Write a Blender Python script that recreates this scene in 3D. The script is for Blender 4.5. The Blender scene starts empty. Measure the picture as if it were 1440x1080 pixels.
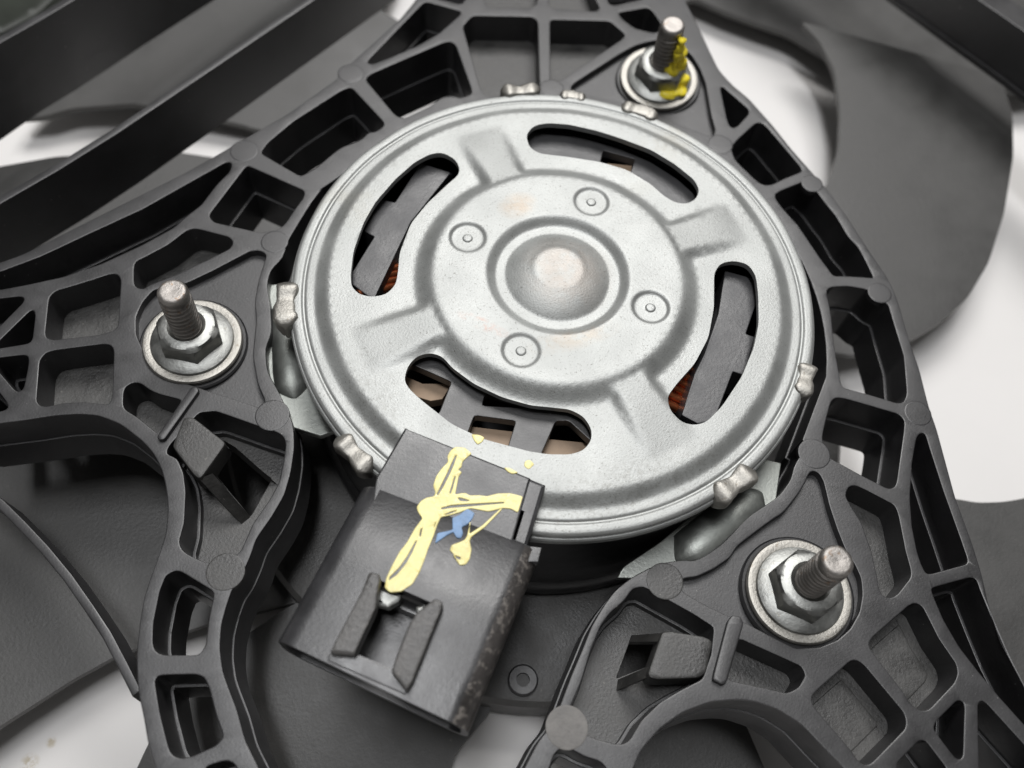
import bpy, bmesh, math, random
from mathutils import Vector, Matrix
from mathutils.geometry import delaunay_2d_cdt
random.seed(7)
S = 0.001                                   # everything below is measured in millimetres
sc = bpy.context.scene
COL = sc.collection

# ------------------------------------------------------------------ camera
F = 1242.456
CP = Vector((-52.5828, -104.5242, 168.0907))
RX = Vector((0.95639444, -0.28559945, 0.06117694))      # right
RY = Vector((-0.2256846, -0.85555931, -0.46592353))     # down
RZ = Vector((0.18540801, 0.43179998, -0.88270757))      # forward
cam = bpy.data.cameras.new('camera')
co = bpy.data.objects.new('camera', cam); COL.objects.link(co)
m = Matrix.Identity(4)
for i in range(3):
    m[i][0] = RX[i]; m[i][1] = -RY[i]; m[i][2] = -RZ[i]; m[i][3] = CP[i]*S
co.matrix_world = m
cam.sensor_width = 36; cam.lens = F/1440*36
cam.clip_start = 0.005; cam.clip_end = 20
cam.dof.use_dof = True; cam.dof.focus_distance = 0.192; cam.dof.aperture_fstop = 11
sc.camera = co

# ------------------------------------------------------------------ world and lamps (indoor bench under ceiling lamps)
w = bpy.data.worlds.new('World'); sc.world = w; w.use_nodes = True
w.node_tree.nodes['Background'].inputs[0].default_value = (1.0, 0.985, 0.97, 1)
w.node_tree.nodes['Background'].inputs[1].default_value = 0.10
def area(name, loc, target, sx, sy, power, col):
    l = bpy.data.lights.new(name, 'AREA'); l.shape = 'RECTANGLE'; l.size = sx; l.size_y = sy
    l.energy = power; l.color = col
    o = bpy.data.objects.new(name, l); COL.objects.link(o); o.location = loc
    o.rotation_euler = (Vector(target)-Vector(loc)).to_track_quat('-Z', 'Y').to_euler()
    return o
area('ceiling_lamp', (0.32, 0.66, 1.15), (0.0, 0.0, 0), 0.7, 0.55, 15, (1.0, 0.985, 0.97))
area('bench_lamp', (-0.10, 0.0, 1.1), (0, 0, 0), 0.4, 0.12, 5, (0.98, 0.985, 1.0))
sc.view_settings.view_transform = 'Standard'; sc.view_settings.look = 'None'
sc.view_settings.exposure = 0; sc.view_settings.gamma = 1

# ------------------------------------------------------------------ helpers
def at(x, y, z):
    d = RX*((x-720)/F) + RY*((y-540)/F) + RZ
    return CP + d*((z-CP.z)/d.z)
def tile(x0, y0, k, pts):
    return [(x0+a/k, y0+b/k) for a, b in pts]
def fil(pts, r=6, n=3):
    out = []; N = len(pts)
    for i in range(N):
        p0, p, p1 = Vector(pts[i-1]), Vector(pts[i]), Vector(pts[(i+1) % N])
        a, b = p0-p, p1-p
        la, lb = a.length, b.length
        if la < 1e-6 or lb < 1e-6: continue
        ca, cb = min(r, la*.45), min(r, lb*.45)
        A, B = p+a/la*ca, p+b/lb*cb
        for k in range(n+1):
            t = k/n
            out.append(((1-t)**2*A + 2*t*(1-t)*p + t*t*B)[:])
    return out
def plane(pts, z):
    return [(q.x, q.y) for q in (at(x, y, z) for x, y in pts)]
def area2(p):
    return sum(p[i-1][0]*p[i][1]-p[i][0]*p[i-1][1] for i in range(len(p)))/2
def ccw(p):
    return list(p) if area2(p) > 0 else list(reversed(p))
def dedupe(p, e=0.02):
    o = []
    for q in p:
        if not o or math.hypot(q[0]-o[-1][0], q[1]-o[-1][1]) > e: o.append(q)
    if len(o) > 2 and math.hypot(o[0][0]-o[-1][0], o[0][1]-o[-1][1]) <= e: o.pop()
    return o
def offs(p, d):
    """p ccw; d>0 grows it."""
    o = []; N = len(p)
    for i in range(N):
        a, b, c = Vector(p[i-1]), Vector(p[i]), Vector(p[(i+1) % N])
        u = (b-a).normalized(); v = (c-b).normalized()
        n1 = Vector((u.y, -u.x)); n2 = Vector((v.y, -v.x))
        n = n1+n2
        if n.length < 1e-3: n = n1.copy()
        n.normalize(); k = d/max(0.45, n.dot(n1))
        o.append((b.x+n.x*k, b.y+n.y*k))
    return o
class MB:
    def __init__(s): s.v = []; s.f = []; s.flat = False
    def add(s, vs, fs):
        k = len(s.v); s.v += [tuple(q) for q in vs]; s.f += [tuple(i+k for i in f) for f in fs]
    def prism(s, out, z0, z1, holes=(), bev=0.35, draft=0.0, bottom=True, M=None):
        s.flat = True
        out = ccw(dedupe(out)); holes = [ccw(dedupe(h)) for h in holes]
        loops = [(out, 1)] + [(h, -1) for h in holes]
        top = []; bot = []; vs = []; fs = []
        def cap(polys, z, flip):
            pts = []; ed = []; regs = []
            for p in polys:
                k = len(pts); pts += [Vector(q) for q in p]; ed += [(k+i, k+(i+1) % len(p)) for i in range(len(p))]
            r = delaunay_2d_cdt(pts, ed, [], 1 if len(polys) == 1 else 0, 1e-6)
            V, Fc = r[0], r[2]
            k = len(vs); vs.extend((q.x, q.y, z) for q in V)
            for f in Fc:
                if len(polys) > 1:
                    c = sum((V[i] for i in f), Vector((0, 0)))/len(f)
                    if not inside(c, polys[0]) or any(inside(c, h) for h in polys[1:]): continue
                a = area2([V[i][:] for i in f]); g = list(f)
                if (a > 0) == flip: g.reverse()
                fs.append([k+i for i in g])
        rings_all = []
        for p, sg in loops:
            if bev > 0:
                prof = [(offs(p, -bev*sg), z1), (offs(p, -bev*.3*sg), z1-bev*.3), (p, z1-bev), (offs(p, draft*sg), z0)]
            else:
                prof = [(p, z1), (offs(p, draft*sg), z0)]
            rings = []
            for q, z in prof:
                k = len(vs); vs.extend((a, b, z) for a, b in q); rings.append((k, len(q)))
            for (k0, n), (k1, _) in zip(rings, rings[1:]):
                for i in range(n):
                    j = (i+1) % n
                    fs.append([k0+i, k1+i, k1+j, k0+j] if sg > 0 else [k0+j, k1+j, k1+i, k0+i])
            top.append(prof[0][0]); bot.append(prof[-1][0])
        cap(top, z1, False)
        if bottom: cap(bot, z0, True)
        if M is not None: vs = [tuple(M @ Vector(q)) for q in vs]
        s.add(vs, fs); return s
    def slab(s, top, th):
        """top: list of 3-D points (ccw or cw); closed plate th thick straight down."""
        n = len(top); p2 = [(q[0], q[1]) for q in top]
        if area2(p2) < 0: top = top[::-1]; p2 = p2[::-1]
        from mathutils.geometry import tessellate_polygon
        tris = tessellate_polygon([[Vector((a, b, 0)) for a, b in p2]])
        vs = [tuple(q) for q in top] + [(q[0], q[1], q[2]-th) for q in top]; fs = []
        for t in tris:
            t = list(t)
            if area2([p2[i] for i in t]) < 0: t.reverse()
            fs.append(t); fs.append([i+n for i in reversed(t)])
        for i in range(n):
            j = (i+1) % n; fs.append([i, i+n, j+n, j])
        s.add(vs, fs); return s
    def lathe(s, prof, n=64, c=(0, 0, 0), M=None, cap0=False, cap1=False):
        vs = []; fs = []
        for r, z in prof:
            for i in range(n):
                a = 2*math.pi*i/n; vs.append((c[0]+r*math.cos(a), c[1]+r*math.sin(a), c[2]+z))
        for k in range(len(prof)-1):
            for i in range(n):
                j = (i+1) % n; fs.append([k*n+i, k*n+j, (k+1)*n+j, (k+1)*n+i])
        if cap0: fs.append(list(range(n))[::-1])
        if cap1: fs.append([(len(prof)-1)*n+i for i in range(n)])
        if M is not None: vs = [tuple(M @ Vector(q)) for q in vs]
        s.add(vs, fs); return s
    def tube(s, pts, r, n=10, caps=True):
        pts = [Vector(p) for p in pts]; vs = []; fs = []
        for i, p in enumerate(pts):
            t = (pts[min(i+1, len(pts)-1)]-pts[max(i-1, 0)]).normalized()
            up = Vector((0, 0, 1)) if abs(t.z) < .9 else Vector((1, 0, 0))
            a = t.cross(up).normalized(); b = a.cross(t)
            rr = r[i] if isinstance(r, (list, tuple)) else r
            for k in range(n):
                an = 2*math.pi*k/n; vs.append(tuple(p+a*(rr*math.cos(an))+b*(rr*math.sin(an))))
        for i in range(len(pts)-1):
            for k in range(n):
                j = (k+1) % n; fs.append([i*n+k, i*n+j, (i+1)*n+j, (i+1)*n+k])
        if caps: fs.append(list(range(n))[::-1]); fs.append([(len(pts)-1)*n+k for k in range(n)])
        s.add(vs, fs); return s
    def build(s, name, mat, parent=None, angle=32, smooth=True):
        me = bpy.data.meshes.new(name)
        loc = Vector(parent['origin_mm']) if parent is not None else Vector((0, 0, 0))
        me.from_pydata([((x-loc.x)*S, (y-loc.y)*S, (z-loc.z)*S) for x, y, z in s.v], [], s.f)
        me.validate(); me.update()
        bm = bmesh.new(); bm.from_mesh(me)
        bmesh.ops.remove_doubles(bm, verts=bm.verts, dist=1e-7)
        bmesh.ops.recalc_face_normals(bm, faces=bm.faces)
        bm.to_mesh(me); bm.free()
        if smooth:
            me.shade_smooth(); me.set_sharp_from_angle(angle=math.radians(angle))
        me.materials.append(mat)
        o = bpy.data.objects.new(name, me); COL.objects.link(o)
        if parent is not None:
            base = parent
            o.parent = parent
            if parent.type == 'MESH': pass
        if smooth and s.flat:
            wn = o.modifiers.new('weighted_normals', 'WEIGHTED_NORMAL'); wn.keep_sharp = True; wn.weight = 90
        o['origin_mm'] = list(loc)
        return o
def inside(p, poly):
    x, y = p[0], p[1]; c = False; n = len(poly); j = n-1
    for i in range(n):
        xi, yi = poly[i]; xj, yj = poly[j]
        if (yi > y) != (yj > y) and x < (xj-xi)*(y-yi)/(yj-yi)+xi: c = not c
        j = i
    return c
def thing(name, label, cat, loc, group=None):
    o = bpy.data.objects.new(name, None); COL.objects.link(o)
    o.location = Vector(loc)*S; o.empty_display_size = .01
    o['origin_mm'] = list(loc); o['label'] = label; o['category'] = cat
    if group: o['group'] = group
    return o

# ------------------------------------------------------------------ materials
def mat(name, base, rough=.5, metal=0., spec=.5, var=.25, vscale=60, speck=None, bump=.15, bscale=900, rvar=.1, scratch=0., coat=0.):
    mt = bpy.data.materials.new(name); mt.use_nodes = True
    nt = mt.node_tree; nd = nt.nodes; L = nt.links
    bs = nd['Principled BSDF']
    tc = nd.new('ShaderNodeTexCoord')
    n1 = nd.new('ShaderNodeTexNoise'); n1.inputs['Scale'].default_value = vscale; n1.inputs['Detail'].default_value = 6; n1.inputs['Roughness'].default_value = .65
    L.new(tc.outputs['Object'], n1.inputs['Vector'])
    mr = nd.new('ShaderNodeMapRange'); mr.inputs[1].default_value = .3; mr.inputs[2].default_value = .7
    mr.inputs[3].default_value = 1-var; mr.inputs[4].default_value = 1+var
    L.new(n1.outputs['Fac'], mr.inputs[0])
    mul = nd.new('ShaderNodeVectorMath'); mul.operation = 'SCALE'; mul.inputs[0].default_value = base
    L.new(mr.outputs[0], mul.inputs['Scale'])
    src = mul.outputs[0]
    if speck:                                   # (colour, scale, threshold, strength)
        n2 = nd.new('ShaderNodeTexNoise'); n2.inputs['Scale'].default_value = speck[1]; n2.inputs['Detail'].default_value = 4; n2.inputs['Roughness'].default_value = .7
        L.new(tc.outputs['Object'], n2.inputs['Vector'])
        r2 = nd.new('ShaderNodeMapRange'); r2.inputs[1].default_value = speck[2]; r2.inputs[2].default_value = speck[2]+.06
        r2.inputs[3].default_value = 0; r2.inputs[4].default_value = speck[3]
        L.new(n2.outputs['Fac'], r2.inputs[0])
        mx = nd.new('ShaderNodeMix'); mx.data_type = 'RGBA'
        L.new(r2.outputs[0], mx.inputs[0]); L.new(src, mx.inputs[6]); mx.inputs[7].default_value = (*speck[0], 1)
        src = mx.outputs[2]
    L.new(src, bs.inputs['Base Color'])
    bs.inputs['Metallic'].default_value = metal; bs.inputs['Specular IOR Level'].default_value = spec
    bs.inputs['Coat Weight'].default_value = coat
    n3 = nd.new('ShaderNodeTexNoise'); n3.inputs['Scale'].default_value = bscale; n3.inputs['Detail'].default_value = 5; n3.inputs['Roughness'].default_value = .6
    L.new(tc.outputs['Object'], n3.inputs['Vector'])
    rr = nd.new('ShaderNodeMapRange'); rr.inputs[1].default_value = .3; rr.inputs[2].default_value = .7
    rr.inputs[3].default_value = max(.02, rough-rvar); rr.inputs[4].default_value = min(1, rough+rvar)
    L.new(n1.outputs['Fac'], rr.inputs[0]); L.new(rr.outputs[0], bs.inputs['Roughness'])
    bp = nd.new('ShaderNodeBump'); bp.inputs['Strength'].default_value = bump; bp.inputs['Distance'].default_value = .0004
    L.new(n3.outputs['Fac'], bp.inputs['Height']); L.new(bp.outputs[0], bs.inputs['Normal'])
    return mt
PL = mat('black_nylon', (.023, .0225, .024), .43, spec=.85, var=.35, vscale=110, bump=.11, bscale=2000, rvar=.07, speck=((.36, .35, .34), 1000, .685, .9))
PLD = mat('worn_nylon', (.045, .044, .042), .48, spec=.7, var=.6, vscale=140, bump=.3, bscale=1500, speck=((.22, .21, .19), 900, .66, .7))
BLADE = mat('blade_plastic', (.052, .051, .049), .48, spec=.6, var=.30, vscale=40, bump=.18, bscale=1300, speck=((.20, .19, .17), 700, .68, .5))
CANM = mat('painted_can', (.015, .015, .016), .38, var=.3, bump=.1, bscale=900)
ZN = mat('zinc_sheet', (.40, .41, .40), .53, metal=.66, var=.16, vscale=60, bump=.20, bscale=2300, speck=((.13, .125, .11), 2100, .60, .65), rvar=.09)
ZN2 = mat('bright_zinc', (.37, .375, .36), .48, metal=1., var=.4, vscale=120, bump=.18, bscale=1500, speck=((.22, .19, .14), 600, .64, .6), rvar=.1)
STL = mat('worn_steel', (.37, .358, .33), .50, metal=1., var=.25, vscale=160, bump=.3, bscale=1800, speck=((.2, .16, .11), 700, .62, .6), rvar=.1)
STUDM = mat('stud_steel', (.36, .34, .32), .52, metal=1., var=.3, vscale=200, bump=.3, bscale=1500, speck=((.25, .15, .08), 500, .60, .6), rvar=.1)
GREY = mat('grey_plastic', (.062, .062, .065), .38, var=.25, vscale=120, bump=.15, bscale=1200, speck=((.3, .3, .3), 500, .72, .6))
TAN = mat('tan_board', (.36, .26, .18), .6, var=.2, vscale=120, bump=.1)
COPPER = mat('copper_wire', (.78, .24, .10), .35, metal=.9, var=.25, vscale=300, bump=.05)
EARM = mat('dull_zinc', (.32, .335, .315), .47, metal=.9, var=.3, vscale=90, bump=.15, bscale=1200, rvar=.1)
YEL = mat('yellow_paint', (1.0, .82, .05), .42, var=.10, vscale=150, bump=.12, bscale=500)
YELP = mat('pale_yellow_paint', (.92, .82, .35), .28, var=.16, vscale=260, bump=.3, bscale=700)
BLUE = mat('blue_paint', (.20, .33, .54), .45, var=.3, vscale=400, bump=.3, bscale=1200)
WHITE = mat('white_table_top', (.80, .785, .77), .55, var=.03, vscale=8, bump=.03, speck=((.45, .36, .18), 60, .76, .6))
CON = mat('connector_plastic', (.024, .024, .026), .38, spec=.9, var=.5, vscale=90, bump=.13, bscale=1700, speck=((.15, .145, .14), 800, .68, .6))
CONW = mat('abraded_plastic', (.080, .077, .074), .45, spec=.7, var=.5, vscale=200, bump=.6, bscale=900, speck=((.24, .22, .20), 500, .62, .5))
WORN = mat('scuffed_edge', (.040, .036, .034), .38, spec=.7, var=.4, vscale=120, bump=.6, bscale=900, speck=((.17, .155, .14), 650, .54, .8))
DARKG = mat('dark_green_plastic', (.012, .016, .010), .5, var=.4)
BROWN = mat('brown_card', (.16, .09, .06), .7, var=.3)

def stain(mt, c, rad, col, k, scale, squash=(1, 1), rot=0., thr=.5):
    """a mark of its own shape soaked into the sheet: c, rad in mm"""
    nt = mt.node_tree; nd = nt.nodes; L = nt.links; bs = nd['Principled BSDF']
    old = bs.inputs['Base Color'].links[0].from_socket
    tc = nd.new('ShaderNodeTexCoord'); mp = nd.new('ShaderNodeMapping')
    mp.vector_type = 'TEXTURE'
    mp.inputs['Location'].default_value = (c[0]*S, c[1]*S, 0); mp.inputs['Rotation'].default_value = (0, 0, rot)
    mp.inputs['Scale'].default_value = (rad*S*squash[0], rad*S*squash[1], 1)
    L.new(tc.outputs['Object'], mp.inputs['Vector'])
    sep = nd.new('ShaderNodeSeparateXYZ'); cb = nd.new('ShaderNodeCombineXYZ')
    L.new(mp.outputs[0], sep.inputs[0]); L.new(sep.outputs[0], cb.inputs[0]); L.new(sep.outputs[1], cb.inputs[1])
    ln = nd.new('ShaderNodeVectorMath'); ln.operation = 'LENGTH'; L.new(cb.outputs[0], ln.inputs[0])
    a = nd.new('ShaderNodeMapRange'); a.inputs[1].default_value = .35; a.inputs[2].default_value = 1; a.inputs[3].default_value = 1; a.inputs[4].default_value = 0
    L.new(ln.outputs['Value'], a.inputs[0])
    nz = nd.new('ShaderNodeTexNoise'); nz.inputs['Scale'].default_value = scale; nz.inputs['Detail'].default_value = 7; nz.inputs['Roughness'].default_value = .7
    L.new(tc.outputs['Object'], nz.inputs['Vector'])
    b = nd.new('ShaderNodeMapRange'); b.inputs[1].default_value = thr-.08; b.inputs[2].default_value = thr+.1; b.inputs[4].default_value = k
    L.new(nz.outputs['Fac'], b.inputs[0])
    mu = nd.new('ShaderNodeMath'); mu.operation = 'MULTIPLY'; L.new(a.outputs[0], mu.inputs[0]); L.new(b.outputs[0], mu.inputs[1])
    mx = nd.new('ShaderNodeMix'); mx.data_type = 'RGBA'; L.new(mu.outputs[0], mx.inputs[0]); L.new(old, mx.inputs[6]); mx.inputs[7].default_value = (*col, 1)
    L.new(mx.outputs[2], bs.inputs['Base Color'])
for c, rad, col, k, scl, sq, rt, th in (
    ((-3.5, 20.5), 5.5, (.42, .31, .21), .75, 260, (1, .75), .2, .42),
    ((-20, -9), 7, (.42, .17, .10), .8, 420, (1, .25), -.75, .52),
    ((-2, -17), 12, (.40, .30, .20), .5, 300, (1, .3), .05, .5),
    ((2, 0), 12, (.36, .27, .21), .55, 170, (1, 1), 0, .46),
    ((-30, 40), 9, (.20, .20, .19), .6, 350, (1, .4), .9, .55),
    ((0, -52), 30, (.12, .11, .09), .6, 900, (1.4, .25), 0, .56),
    ((-48, -22), 18, (.14, .13, .11), .5, 800, (.5, 1), 0, .56),
    ((42, 34), 26, (.30, .27, .20), .5, 120, (.3, 1), -.9, .5),
    ((-42, 34), 26, (.30, .28, .22), .4, 120, (.3, 1), .9, .5)):
    stain(ZN, c, rad, col, k*.6, scl, sq, rt, th)
for x, y, rr_ in ((72, 1044, 1.5), (42, 1073, 2.6)):
    v_ = at(x, y, -68); stain(WHITE, (v_.x, v_.y), rr_, (.40, .31, .14), .6, 700, thr=.46)
HB = -12.0                                   # top of the bracket below the motor rim
# ------------------------------------------------------------------ the table
tb = MB(); tb.prism([(-900, -900), (900, -900), (900, 900), (-900, 900)], -100, -68, bev=2)
t_o = tb.build('table', WHITE); t_o['kind'] = 'structure'

# ------------------------------------------------------------------ fan shroud
sh = thing('fan_shroud', 'black ribbed plastic fan shroud bracket carrying the silver motor', 'fan shroud', (0, 0, HB))
A = lambda p: tile(0, 200, 4.5, p)
B = lambda p: tile(0, 380, 4.5, p)
Cc = lambda p: tile(160, 540, 4.5, p)
D = lambda p: tile(160, 780, 4.5, p)
Fq = lambda p: tile(480, 0, 4.5, p)
G = lambda p: tile(760, 0, 4.5, p)
H = lambda p: tile(980, 120, 4.5, p)
I = lambda p: tile(1060, 340, 4.5, p)
J = lambda p: tile(1060, 540, 4.5, p)
K = lambda p: tile(1120, 740, 4.5, p)
Lq = lambda p: tile(1120, 840, 4.5, p)
O = lambda p: tile(160, 840, 4.5, p)
ring = [at(1153, 433, HB)]                    # the opening round the motor is a true circle of radius 67.2
arc = []
for k in range(0, 41):
    a = math.radians(-30 + (127.1+30)*k/40)
    arc.append((67.2*math.cos(a), 67.2*math.sin(a)))
lo1 = [(380, 1140), (364, 1080), (345, 1042), (333, 998), (320, 964), (313, 944), (309, 913), (311, 880), (318, 853), (327, 827), (340, 809), (353, 780), (360, 758), (382, 727), (400, 696), (409, 664), (414, 629), (413, 602), (409, 587), (393, 553), (376, 522), (373, 490), (382, 467), (380, 427), (375, 402), (380, 380), (398, 362), (404, 340), (420, 313), (438, 284), (456, 262)]
up1 = [(1136, 620), (1127, 638), (1116, 656), (1113, 673), (1096, 697), (1080, 708), (1051, 727), (1016, 764), (991, 782), (976, 789), (962, 787), (938, 790), (918, 796), (889, 811), (864, 831), (848, 853), (832, 880), (818, 915), (803, 950), (790, 985), (777, 1018), (757, 1042), (737, 1080), (712, 1140)]
arch = [(872, 1140), (891, 1080), (902, 1055), (929, 1024), (960, 1002), (1000, 987), (1038, 984), (1060, 986), (1093, 997), (1127, 1018), (1160, 1053), (1187, 1080), (1225, 1140)]
right = [(1520, 1140), (1475, 1030), (1440, 962), (1409, 904), (1391, 851), (1381, 807), (1368, 765), (1344, 700), (1318, 604), (1307, 573), (1293, 518), (1279, 478), (1262, 420), (1250, 393), (1222, 352), (1191, 304), (1164, 267), (1144, 244), (1113, 209), (1087, 176), (1053, 138), (1031, 120), (1011, 98), (992, 58), (975, 22), (962, -2), (940, -60)]
left = [(622, -60), (584, 0), (562, 27), (493, 89), (475, 110), (440, 135), (405, 160), (343, 195), (318, 210), (260, 243), (190, 278), (110, 318), (33, 357), (0, 369), (-60, 385)]
leftb = [(-60, 602), (0, 595), (33, 591), (78, 584), (111, 582), (138, 584), (169, 596), (200, 620), (216, 638), (227, 660), (233, 684), (236, 713), (233, 749), (223, 780), (212, 810), (202, 840), (196, 876), (192, 913), (192, 940), (194, 973), (202, 1011), (208, 1047), (218, 1080), (232, 1140)]
outline_px = leftb + lo1
P_outline = plane(fil(leftb + lo1, 8, 2), HB)
# remove fillet duplicates at ends, then the arc and the rest
P_outline += list(reversed(arc))
P_outline += plane(fil(up1 + arch + right + left, 8, 2), HB)
pk = {}
pk['strut'] = [(-40, 389), (0, 382), (56, 361), (124, 329), (200, 294), (289, 244), (319, 227), (326, 229), (324, 240), (304, 260), (283, 288), (267, 300), (244, 320), (200, 344), (144, 370), (89, 389), (33, 401), (0, 407), (-40, 411)]
pk['p1'] = [(293, 303), (347, 232), (356, 236), (428, 268), (427, 277), (413, 296), (402, 313), (391, 323), (367, 327), (300, 312)]
pk['p2'] = [(366, 215), (377, 200), (413, 170), (480, 127), (493, 122), (502, 131), (540, 172), (539, 178), (527, 186), (519, 185), (509, 196), (480, 207), (469, 215), (444, 236), (423, 248)]
pk['p3'] = Fq([(150, 500), (180, 470), (640, 270), (690, 258), (725, 285), (825, 570), (820, 600), (740, 622), (700, 600), (640, 612), (560, 670), (400, 745), (360, 740), (330, 715)])
pk['p4'] = Fq([(165, 385), (515, 20), (540, 10), (755, 70), (755, 90), (620, 210), (480, 290), (340, 350), (200, 405), (170, 402)])
pk['p5'] = Fq([(768, 165), (830, 98), (1215, 105), (1243, 135), (1255, 560), (1200, 600), (920, 610), (880, 560)])
pk['p6'] = G([(60, 122), (440, 132), (538, 218), (520, 245), (130, 505), (75, 520), (62, 500)])
pk['p7'] = [(678, -50), (681, 5), (690, 10), (748, 11), (755, 5), (757, -50)]
pk['p8'] = [(771, -50), (772, 8), (780, 12), (838, 16), (844, 12), (835, -5), (820, -50)]
pk['p9'] = [(608, -40), (614, -2), (650, 6), (656, -4), (660, -40)]
pk['p10'] = [(850, -40), (855, 4), (862, 8), (905, -2), (900, -40)]
pk['p11'] = G([(490, 85), (510, 75), (680, 45), (710, 70), (765, 150), (745, 205), (700, 205), (600, 180), (530, 130)])
pk['p12'] = H([(148, 15), (165, 5), (190, 30), (330, 150), (330, 180), (250, 265), (215, 268), (195, 230)])
pk['p13'] = H([(220, 390), (250, 350), (370, 240), (405, 232), (440, 260), (560, 400), (660, 520), (665, 545), (550, 590), (470, 630), (420, 630), (380, 605), (250, 480), (225, 430)])
pk['p14'] = [(1090, 273), (1098, 268), (1133, 254), (1148, 268), (1158, 282), (1176, 304), (1193, 333), (1207, 347), (1220, 372), (1229, 391), (1222, 390), (1190, 388), (1172, 388), (1165, 378), (1153, 362), (1122, 316), (1101, 293), (1091, 280)]
pk['p15'] = I([(460, 310), (490, 285), (600, 280), (720, 300), (800, 370), (850, 390), (900, 560), (950, 720), (970, 960), (950, 1015), (910, 1020), (730, 965), (560, 920), (545, 850), (510, 650), (490, 450)])
pk['p16'] = J([(435, 330), (460, 220), (490, 110), (520, 85), (580, 92), (800, 155), (920, 190), (955, 230), (950, 300), (905, 620), (890, 655), (850, 662), (690, 580), (480, 465), (440, 380)])
pk['p17'] = [(1289, 616), (1294, 609), (1301, 609), (1307, 629), (1327, 691), (1350, 755), (1361, 787), (1360, 793), (1309, 807), (1302, 806), (1295, 791), (1290, 775), (1283, 740), (1280, 700), (1283, 651)]
pk['p18'] = [(1310, 829), (1313, 826), (1364, 812), (1373, 814), (1378, 829), (1396, 873), (1418, 924), (1440, 967), (1475, 1035), (1475, 1056), (1440, 1018), (1404, 978), (1376, 944), (1349, 909), (1327, 871), (1313, 838)]
pk['k1'] = [(1189, 697), (1193, 685), (1202, 682), (1216, 688), (1258, 710), (1263, 722), (1271, 762), (1273, 773), (1281, 802), (1281, 812), (1273, 822), (1262, 836), (1253, 841), (1244, 839), (1237, 830), (1234, 810), (1226, 775), (1212, 735), (1198, 713)]
pk['l1'] = Lq([(455, 300), (480, 255), (640, 115), (720, 45), (760, 35), (800, 60), (900, 260), (1010, 420), (1022, 480), (1000, 540), (840, 710), (790, 718), (720, 670), (680, 600), (500, 370)])
pk['l2'] = Lq([(95, 630), (130, 590), (290, 450), (345, 400), (385, 398), (430, 430), (680, 730), (695, 780), (690, 830), (470, 1055), (430, 1060), (390, 1030), (350, 970), (110, 690)])
pk['l3'] = Lq([(870, 820), (890, 780), (1020, 650), (1055, 660), (1065, 690), (1055, 1000), (1040, 1025), (1010, 1020), (880, 850)])
pk['l4'] = [(1375.5, 989), (1382, 985), (1389, 991), (1440, 1047), (1472, 1082), (1480, 1130), (1378, 1130)]
pk['l5'] = [(1262, 1120), (1262, 1073), (1293, 1041), (1302, 1042), (1331, 1080), (1345, 1130), (1275, 1130)]
pk['b1'] = B([(310, 170), (350, 130), (440, 105), (600, 55), (700, 22), (745, 25), (765, 60), (745, 350), (720, 380), (640, 405), (340, 440), (295, 430), (285, 400)])
pk['b2'] = B([(250, 570), (290, 520), (350, 505), (660, 465), (705, 475), (720, 510), (708, 800), (690, 848), (540, 832), (400, 838), (310, 858), (260, 862), (230, 830), (232, 800)])
pk['b3'] = B([(-180, 200), (120, 165), (152, 172), (148, 200), (0, 350), (-180, 500)])
pk['b4'] = B([(-30, 470), (190, 255), (215, 253), (222, 285), (203, 440), (180, 462), (0, 492), (-30, 496)])
pk['b5'] = B([(-30, 560), (0, 552), (150, 535), (180, 545), (178, 600), (150, 740), (130, 765), (100, 765), (0, 650), (-30, 615)])
pk['b6'] = B([(-180, 620), (-60, 720), (0, 780), (45, 840), (50, 870), (20, 888), (-180, 915)])
pk['b7'] = B([(778, 850), (780, 770), (800, 730), (850, 708), (890, 715), (950, 760), (1010, 785), (1150, 820), (1010, 1030), (980, 1020), (870, 930), (790, 880)])
pk['a1'] = [(191, 367), (200, 363), (236, 344), (262, 324), (271, 321), (280, 322), (322, 333), (328, 340), (324, 349), (290, 366), (250, 385), (209, 401), (202, 406), (193, 405), (188, 399), (188, 375)]
pk['c1'] = Cc([(330, 440), (400, 470), (440, 560), (455, 680), (445, 880), (412, 1000), (430, 1050), (480, 1085), (580, 1130), (660, 1125), (760, 1085), (800, 1060), (880, 880), (985, 730), (1045, 620), (1075, 480), (1088, 380), (1075, 335), (1040, 308), (920, 268), (700, 190), (640, 170), (600, 175), (540, 180), (350, 390)])
pk['n1'] = [(800, 1000), (818, 958), (832, 912), (845, 880), (858, 862), (878, 845), (890, 828), (905, 825), (940, 844), (976, 864), (1004, 882), (1000, 920), (988, 955), (960, 969), (929, 987), (902, 1013), (886, 1040), (878, 1046), (868, 1047), (840, 1040), (818, 1031), (812, 1012)]
pk['n2'] = [(770, 1090), (773, 1080), (780, 1060), (791, 1051), (800, 1052), (822, 1064), (844, 1071), (853, 1080), (858, 1125), (765, 1125)]
pk['n3'] = [(1040, 898), (1060, 907), (1107, 928), (1127, 937), (1133, 950), (1123, 967), (1107, 975), (1087, 970), (1027, 957), (1023, 950)]
pk['d1'] = D([(245, 560), (250, 430), (290, 230), (330, 130), (390, 100), (430, 110), (560, 190), (625, 230), (630, 260), (600, 400), (580, 570), (550, 620), (520, 635), (310, 635), (260, 610)])
pk['o1'] = O([(258, 530), (280, 495), (380, 490), (520, 487), (570, 505), (600, 570), (650, 760), (690, 870), (680, 900), (640, 940), (480, 1010), (420, 1020), (370, 1000), (345, 950), (290, 730)])
pk['o2'] = [(280, 1100), (290, 1078), (311, 1071), (322, 1070), (331, 1076), (350, 1125), (290, 1125)]
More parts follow.
